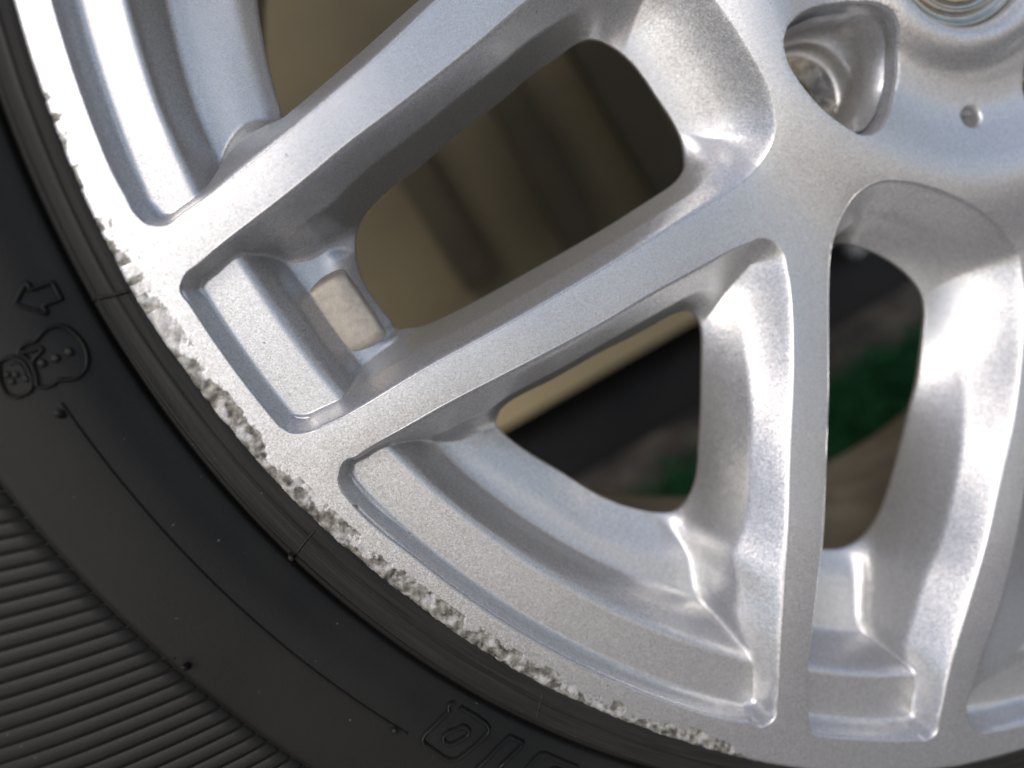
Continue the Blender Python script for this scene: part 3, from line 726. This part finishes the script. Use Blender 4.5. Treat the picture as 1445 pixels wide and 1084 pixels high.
# ------------------------------------------------------------------ the tyre
TR = smooth_prof([(196, -14), (203.5, -9), (206.0, -4), (207.2, -.9), (208.4, -.1), (210.2, .35), (210.6, .65), (211.0, .5), (213.3, .9), (213.8, 1.15), (214.1, .9), (214.3, -.8), (214.9, -1.6), (215.7, -1.5), (216.0, -.2), (216.4, .5), (219.5, 2.5), (223, 4.6), (227.5, 6.3), (232, 7.5), (238, 8.6), (241.2, 8.9), (242.0, 8.0), (243.0, 7.4), (246, 7.6), (256, 8.2), (266, 8.3), (276, 7.4), (285, 5), (293, -2), (298, -14), (301, -28), (303, -60), (303.5, -92), (303, -125), (300, -160), (292, -180), (275, -192), (250, -194), (225, -184), (208, -172)], 5)
tyre_r = TR[:, 0]; iz = np.argmax(TR[:, 0] > 303)
def tyre_h(r): m = slice(0, 170); return np.interp(r, TR[:iz, 0], TR[:iz, 1])
def dens(prof): return prof
thT = np.r_[np.arange(-175, -75, .35), np.arange(-75, 185, 1.5)]
aT = np.radians(thT); nT = len(thT)
oo = r_out(thT); 
def tyre_grid():
    R = np.repeat(TR[None, :, 0], nT, 0); Z = np.repeat(TR[None, :, 1], nT, 0)
    w_ = 1 - sstep((R - 208) / 9); R = R + (oo[:, None] - 208.3) * w_       # seats on the traced lip
    return np.stack([R * np.cos(aT)[:, None], R * np.sin(aT)[:, None], Z], -1)
TG = tyre_grid()
TF = grid_faces(nT, len(TR), closed_u=True)
tyre = link('tyre', new_mesh('tyre', TG.reshape(-1, 3), TF, RUBBER), wheel, 'black winter tyre sidewall with fine slanted ribs and raised marks')

def tyre_pt(px, py, lift=0.0):
    z = 6.0
    for _ in range(25):
        x, y = bp(px, py, -z); r = math.hypot(x, y); z = .5 * z + .5 * (float(tyre_h(r)) + lift)
    return np.array([float(x), float(y), z])
def ridge(pxs, w=.42, h=.42, closed=False, name='ridge', label=None, n_sub=4, parent=None, smooth_line=False, pts3=None):
    """a raised moulded line on the sidewall following photographed points"""
    P = np.array([tyre_pt(*p) for p in pxs]) if pts3 is None else np.array(pts3)
    if smooth_line: c2 = catmull(P[:, :2], closed, 6)[0]
    else:
        c2 = []
        m = len(P) if closed else len(P) - 1
        for i in range(m):
            for t_ in np.linspace(0, 1, n_sub, endpoint=False): c2.append(P[i, :2] * (1 - t_) + P[(i + 1) % len(P), :2] * t_)
        if not closed: c2.append(P[-1, :2])
        c2 = np.array(c2)
    n = len(c2)
    if closed: tg = np.roll(c2, -1, 0) - np.roll(c2, 1, 0)
    else: tg = np.gradient(c2, axis=0)
    tg /= np.linalg.norm(tg, axis=1)[:, None] + 1e-9; nm = np.c_[-tg[:, 1], tg[:, 0]]
    sec = [(-1.0, -.25), (-.62, .62), (-.25, .97), (.25, .97), (.62, .62), (1.0, -.25)]
    V_ = []
    for a_, b_ in sec:
        q = c2 + nm * a_ * w; V_.append(np.c_[q, tyre_h(np.hypot(*q.T)) + b_ * h])
    V_ = np.stack(V_, 1).reshape(-1, 3); F_ = grid_faces(n, 6, closed_u=closed)
    me = new_mesh(name, V_, F_[:, ::-1], RUBBER)
    return link(name, me, parent or tyre, label)
def dot(px, py, r=.9, h=.8, name='stud', lean=(0, 0)):
    c = tyre_pt(px, py); k = 14; a = np.linspace(0, 2 * np.pi, k, endpoint=False)
    rings = [(1.15, -.3, 0), (1.0, h * .6, .5), (.8, h * .9, .85), (.4, h, 1)]
    V_ = np.concatenate([np.c_[c[0] + r * s_ * np.cos(a) + lean[0] * q, c[1] + r * s_ * np.sin(a) + lean[1] * q, np.full(k, c[2] + zz)] for s_, zz, q in rings] + [[[c[0] + lean[0], c[1] + lean[1], c[2] + h]]])
    F_ = []
    for j in range(3): F_ += [(j * k + i, j * k + (i + 1) % k, (j + 1) * k + (i + 1) % k, (j + 1) * k + i) for i in range(k)]
    F_ += [(3 * k + i, 3 * k + (i + 1) % k, 4 * k) for i in range(k)]
    return link(name, new_mesh(name, V_, F_, RUBBER), tyre)

# arrow outline
ridge([(22,429),(40,397),(44,409),(75,398),(88,422),(62,431),(68,443)], closed=True, name='arrow_mark', label='raised arrow outline on the sidewall', w=.45, h=.85)
# snowman outlines: body, scarf, head, buttons, face
ridge([(28,499),(33,488),(42,484),(50,482),(57,474),(66,465),(80,460),(93,461),(106,470),(118,484),(124,500),(124,515),(118,526),(107,534),(95,536),(84,536),(76,542),(66,546),(55,545),(52,530),(46,514),(36,503)], closed=True, smooth_line=True, name='snowman_mark', label='raised outline of the snowman body', w=.45, h=.85)
ridge([(30,497),(46,495),(58,490),(61,494),(50,505),(45,512)], name='scarf_mark', w=.5, h=.7)
ridge([(0,512),(6,507),(18,504),(32,508),(40,518),(47,536),(45,549),(36,556),(24,560),(12,557),(4,545),(0,530)], closed=True, smooth_line=True, name='snowman_head_mark', label='raised outline of the snowman head', w=.45, h=.85)
ridge([(14,515),(26,513),(34,522),(37,533)], smooth_line=True, name='smile_mark', w=.22, h=.3)
for p in ((59,513),(78,506),(97,497)): dot(*p, .75, .55, 'button')
for p in ((10,529),(22,529),(17,539),(37,535)): dot(*p, .55, .45, 'snowman_feature')
# lettering cut off by the frame
ridge([(633,1004),(633,993),(641,991)], name='letter', w=.52, h=.9)
ridge([(633,1002),(600,1034),(596,1042),(598,1048),(626,1068),(636,1072),(646,1070),(688,1034),(690,1027),(687,1021),(672,1010),(649,997)], name='letter', label='raised outline letter like a rounded D with a gap', w=.52, h=.9)
ridge([(651,1024),(657,1025),(662,1030),(660,1037),(641,1048),(633,1050),(626,1045),(625,1038),(632,1032),(646,1028)], closed=True, name='letter', w=.52, h=.9)
ridge([(672,1084),(700,1056),(719,1038),(738,1047),(733,1054),(705,1080),(712,1092),(690,1110),(660,1098)], closed=True, name='letter', label='raised outline letter I', w=.52, h=.9)
ridge([(815,1082),(790,1072),(770,1063),(762,1063),(755,1069),(740,1086),(742,1096),(760,1108),(790,1122)], name='letter', label='raised outline letter cut off by the frame like a G', w=.52, h=.9)
ridge([(800,1092),(784,1084),(776,1086),(768,1094),(772,1100)], name='letter', w=.52, h=.9)
# moulding line round the sidewall and its vent nibs
pa = []
for a in np.arange(-152.2, -128.4, .4): pa.append((226.9 * math.cos(math.radians(a)), 226.9 * math.sin(math.radians(a)), 0))
ridge(None, pts3=pa, name='mould_line', w=.40, h=.6, n_sub=2)
dot(88, 585, .75, 1.6, 'vent_nib', (-.3, .5)); dot(555, 1028, .7, 1.3, 'vent_nib', (.3, -.1)); dot(411, 784, .8, 1.4, 'vent_nib', (0, -.4)); dot(264, 941, .7, 2.6, 'vent_nib', (0, 1.2)); dot(246, 929, .2, .3, 'vent_nib')
# parting ticks across the bead
for (a, b) in (((131, 424), (181, 411)), ((413, 783), (448, 744)), ((757, 1011), (766, 973))):
    ridge([a, ((a[0] + b[0]) / 2, (a[1] + b[1]) / 2), b], name='parting_line', w=.38, h=.5, n_sub=5)
# slanted ribs: one shape turned about the hub
def rib_mesh():
    t0 = 0.0; r0 = 242.8; P = [np.array([r0, 0.0])]; ang = math.radians(-28)
    while np.hypot(*P[-1]) < 286:
        p = P[-1]; ra = math.atan2(p[1], p[0]); d = ang * .86 + ra * .35; P.append(p + 3.0 * np.array([math.cos(d), math.sin(d)]))
    P = np.array(P); r = np.hypot(*P.T); th_ = np.arctan2(P[:, 1], P[:, 0])
    pitch = math.radians(.70)
    V_ = []
    for f_, hz in ((0.0, -.6), (.04, .45), (.12, .62), (.76, .78), (.87, .7), (.92, -.6)):
        a = th_ + pitch * f_; e = sstep((r - 242.6) / 1.0); V_.append(np.c_[r * np.cos(a), r * np.sin(a), tyre_h(r) + hz * (.25 + .75 * e)])
    V_ = np.stack(V_, 1).reshape(-1, 3); F_ = grid_faces(len(P), 6)
    n = len(P); F_ = F_.tolist() + [[0, 1, 2, 3], [0, 3, 4, 5]]
    return new_mesh('rib', V_, [tuple(f) for f in F_], RUBBER)
ribm = rib_mesh()
for i in range(98):
    o = link('rib', ribm, tyre); o.rotation_euler = (0, 0, math.radians(-176 + .70 * i))

# ------------------------------------------------------------------ behind and around the wheel
def box(name, x0, x1, y0, y1, z0, z1, m, parent=None, label=None, bev=2.0, **kw):
    import bmesh
    bm = bmesh.new(); bmesh.ops.create_cube(bm, size=1)
    for v in bm.verts: v.co = Vector(((x0 + x1) / 2 + v.co.x * (x1 - x0), (y0 + y1) / 2 + v.co.y * (y1 - y0), (z0 + z1) / 2 + v.co.z * (z1 - z0))) * MM
    bmesh.ops.bevel(bm, geom=bm.edges[:], offset=bev * MM, segments=2, affect='EDGES')
    me = bpy.data.meshes.new(name); bm.to_mesh(me); bm.free(); me.materials.append(m)
    return link(name, me, parent, label, **kw)
YW = 440.0
e1 = on_plane(700, 603, 1, YW); e2 = on_plane(1190, 345, 1, YW)
EZ = (e1[2] + e2[2]) / 2; XR = on_plane(1193, 345, 1, YW)[0]
TY = on_plane(1230, 532, 2, 12)[1]
gx = 30000
ground = box('ground', -gx, gx, -gx, gx, -60, 0, PAVING, kind='structure')
recess_wall = box('foundation_wall', -3000, 3000, YW + 260, YW + 300, -50, 2600, RECESSSHADE, None, 'recessed foundation under the boarded wall, shade put into its near-black colour', category='wall')
# boarded wall: a pale beam at the bottom, boards darkened for shade, strips added as slanting shadows
bw = bpy.data.objects.new('boarded_wall', None); scene.collection.objects.link(bw)
bw['label'] = 'boarded wall, shade and shadows put into dark boards and strips, pale beige bottom beam, blurred behind the spokes'; bw['category'] = 'wall'
box('bottom_beam', -2600, XR, YW, YW + 60, EZ, EZ + 62, BOARD, bw, 'pale beige bottom beam')
z = EZ + 62
for i in range(2):
    box('board', -2600, XR + 400, YW + 22, YW + 44, z + .5, z + 1099.5, SHADEDBOARD, bw); z += 1100
def shadow_strip(p, q, wd):  # thin dark box added where a shadow crosses the wall
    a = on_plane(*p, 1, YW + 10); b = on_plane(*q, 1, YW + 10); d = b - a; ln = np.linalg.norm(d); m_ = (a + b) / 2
    o = box('shadow_strip', -ln / 2, ln / 2, -8, 8, -wd / 2, wd / 2, SHADOWSTRIP, bw); o.location = Vector(m_) * MM; o.rotation_euler = (0, -math.atan2(d[2], d[0]), 0)
shadow_strip((790, -30), (985, 320), 44); shadow_strip((690, 90), (840, 380), 30); shadow_strip((560, 200), (680, 400), 30)
SY = on_plane(880, 640, 2, 0)[1]
soil = box('soil_strip', -3000, 3000, TY, SY, -20, 3, SOIL, kind='structure')
gap = box('recess_shade_floor', -3000, 3000, SY, YW + 300, -20, 2, RECESSSHADE, kind='structure')  # dark strip on the ground, shade below the wall put into its colour
dark_strip = box('dark_reflection_strip', -2500, 2500, -950, -100, -20, 4, MIRRORDARK, kind='structure')  # unseen strip added so the lower flange mirrors darker ground
turf_base = box('turf_base', -2500, 2500, 150, TY, -20, 5, TURFBASE, kind='structure')
pole = box('downpipe', XR + 10, XR + 28, YW + 2, YW + 18, 5, EZ + 130, POLE, None, 'thin pale pipe beside the end of the pale beam', 3.0, category='pipe')
# artificial grass blades
nb_ = 22000
bx = rng.uniform(-200, 520, nb_); by = rng.uniform(146, TY + 6, nb_); by = np.where(rng.random(nb_) < .12, TY + np.abs(rng.normal(0, 14, nb_)), by); ba = rng.uniform(0, 2 * np.pi, nb_); hh = rng.uniform(9, 17, nb_); lx = rng.normal(0, 4.5, nb_); ly = rng.normal(0, 4.5, nb_)
wx = np.cos(ba) * .9; wy = np.sin(ba) * .9
V_ = np.stack([np.c_[bx - wx, by - wy, np.full(nb_, 4.)], np.c_[bx + wx, by + wy, np.full(nb_, 4.)], np.c_[bx + wx * .5 + lx * .6, by + wy * .5 + ly * .6, 4 + hh * .7], np.c_[bx + lx * 1.3, by + ly * 1.3, 4 + hh]], 1).reshape(-1, 3)
F_ = (np.arange(nb_)[:, None] * 4 + np.array([0, 1, 2, 3])[None])
tf = link('artificial_grass', new_mesh('artificial_grass', V_, F_, TURF, False), None, 'green artificial grass on the ground behind the wheel', kind='stuff', category='grass')
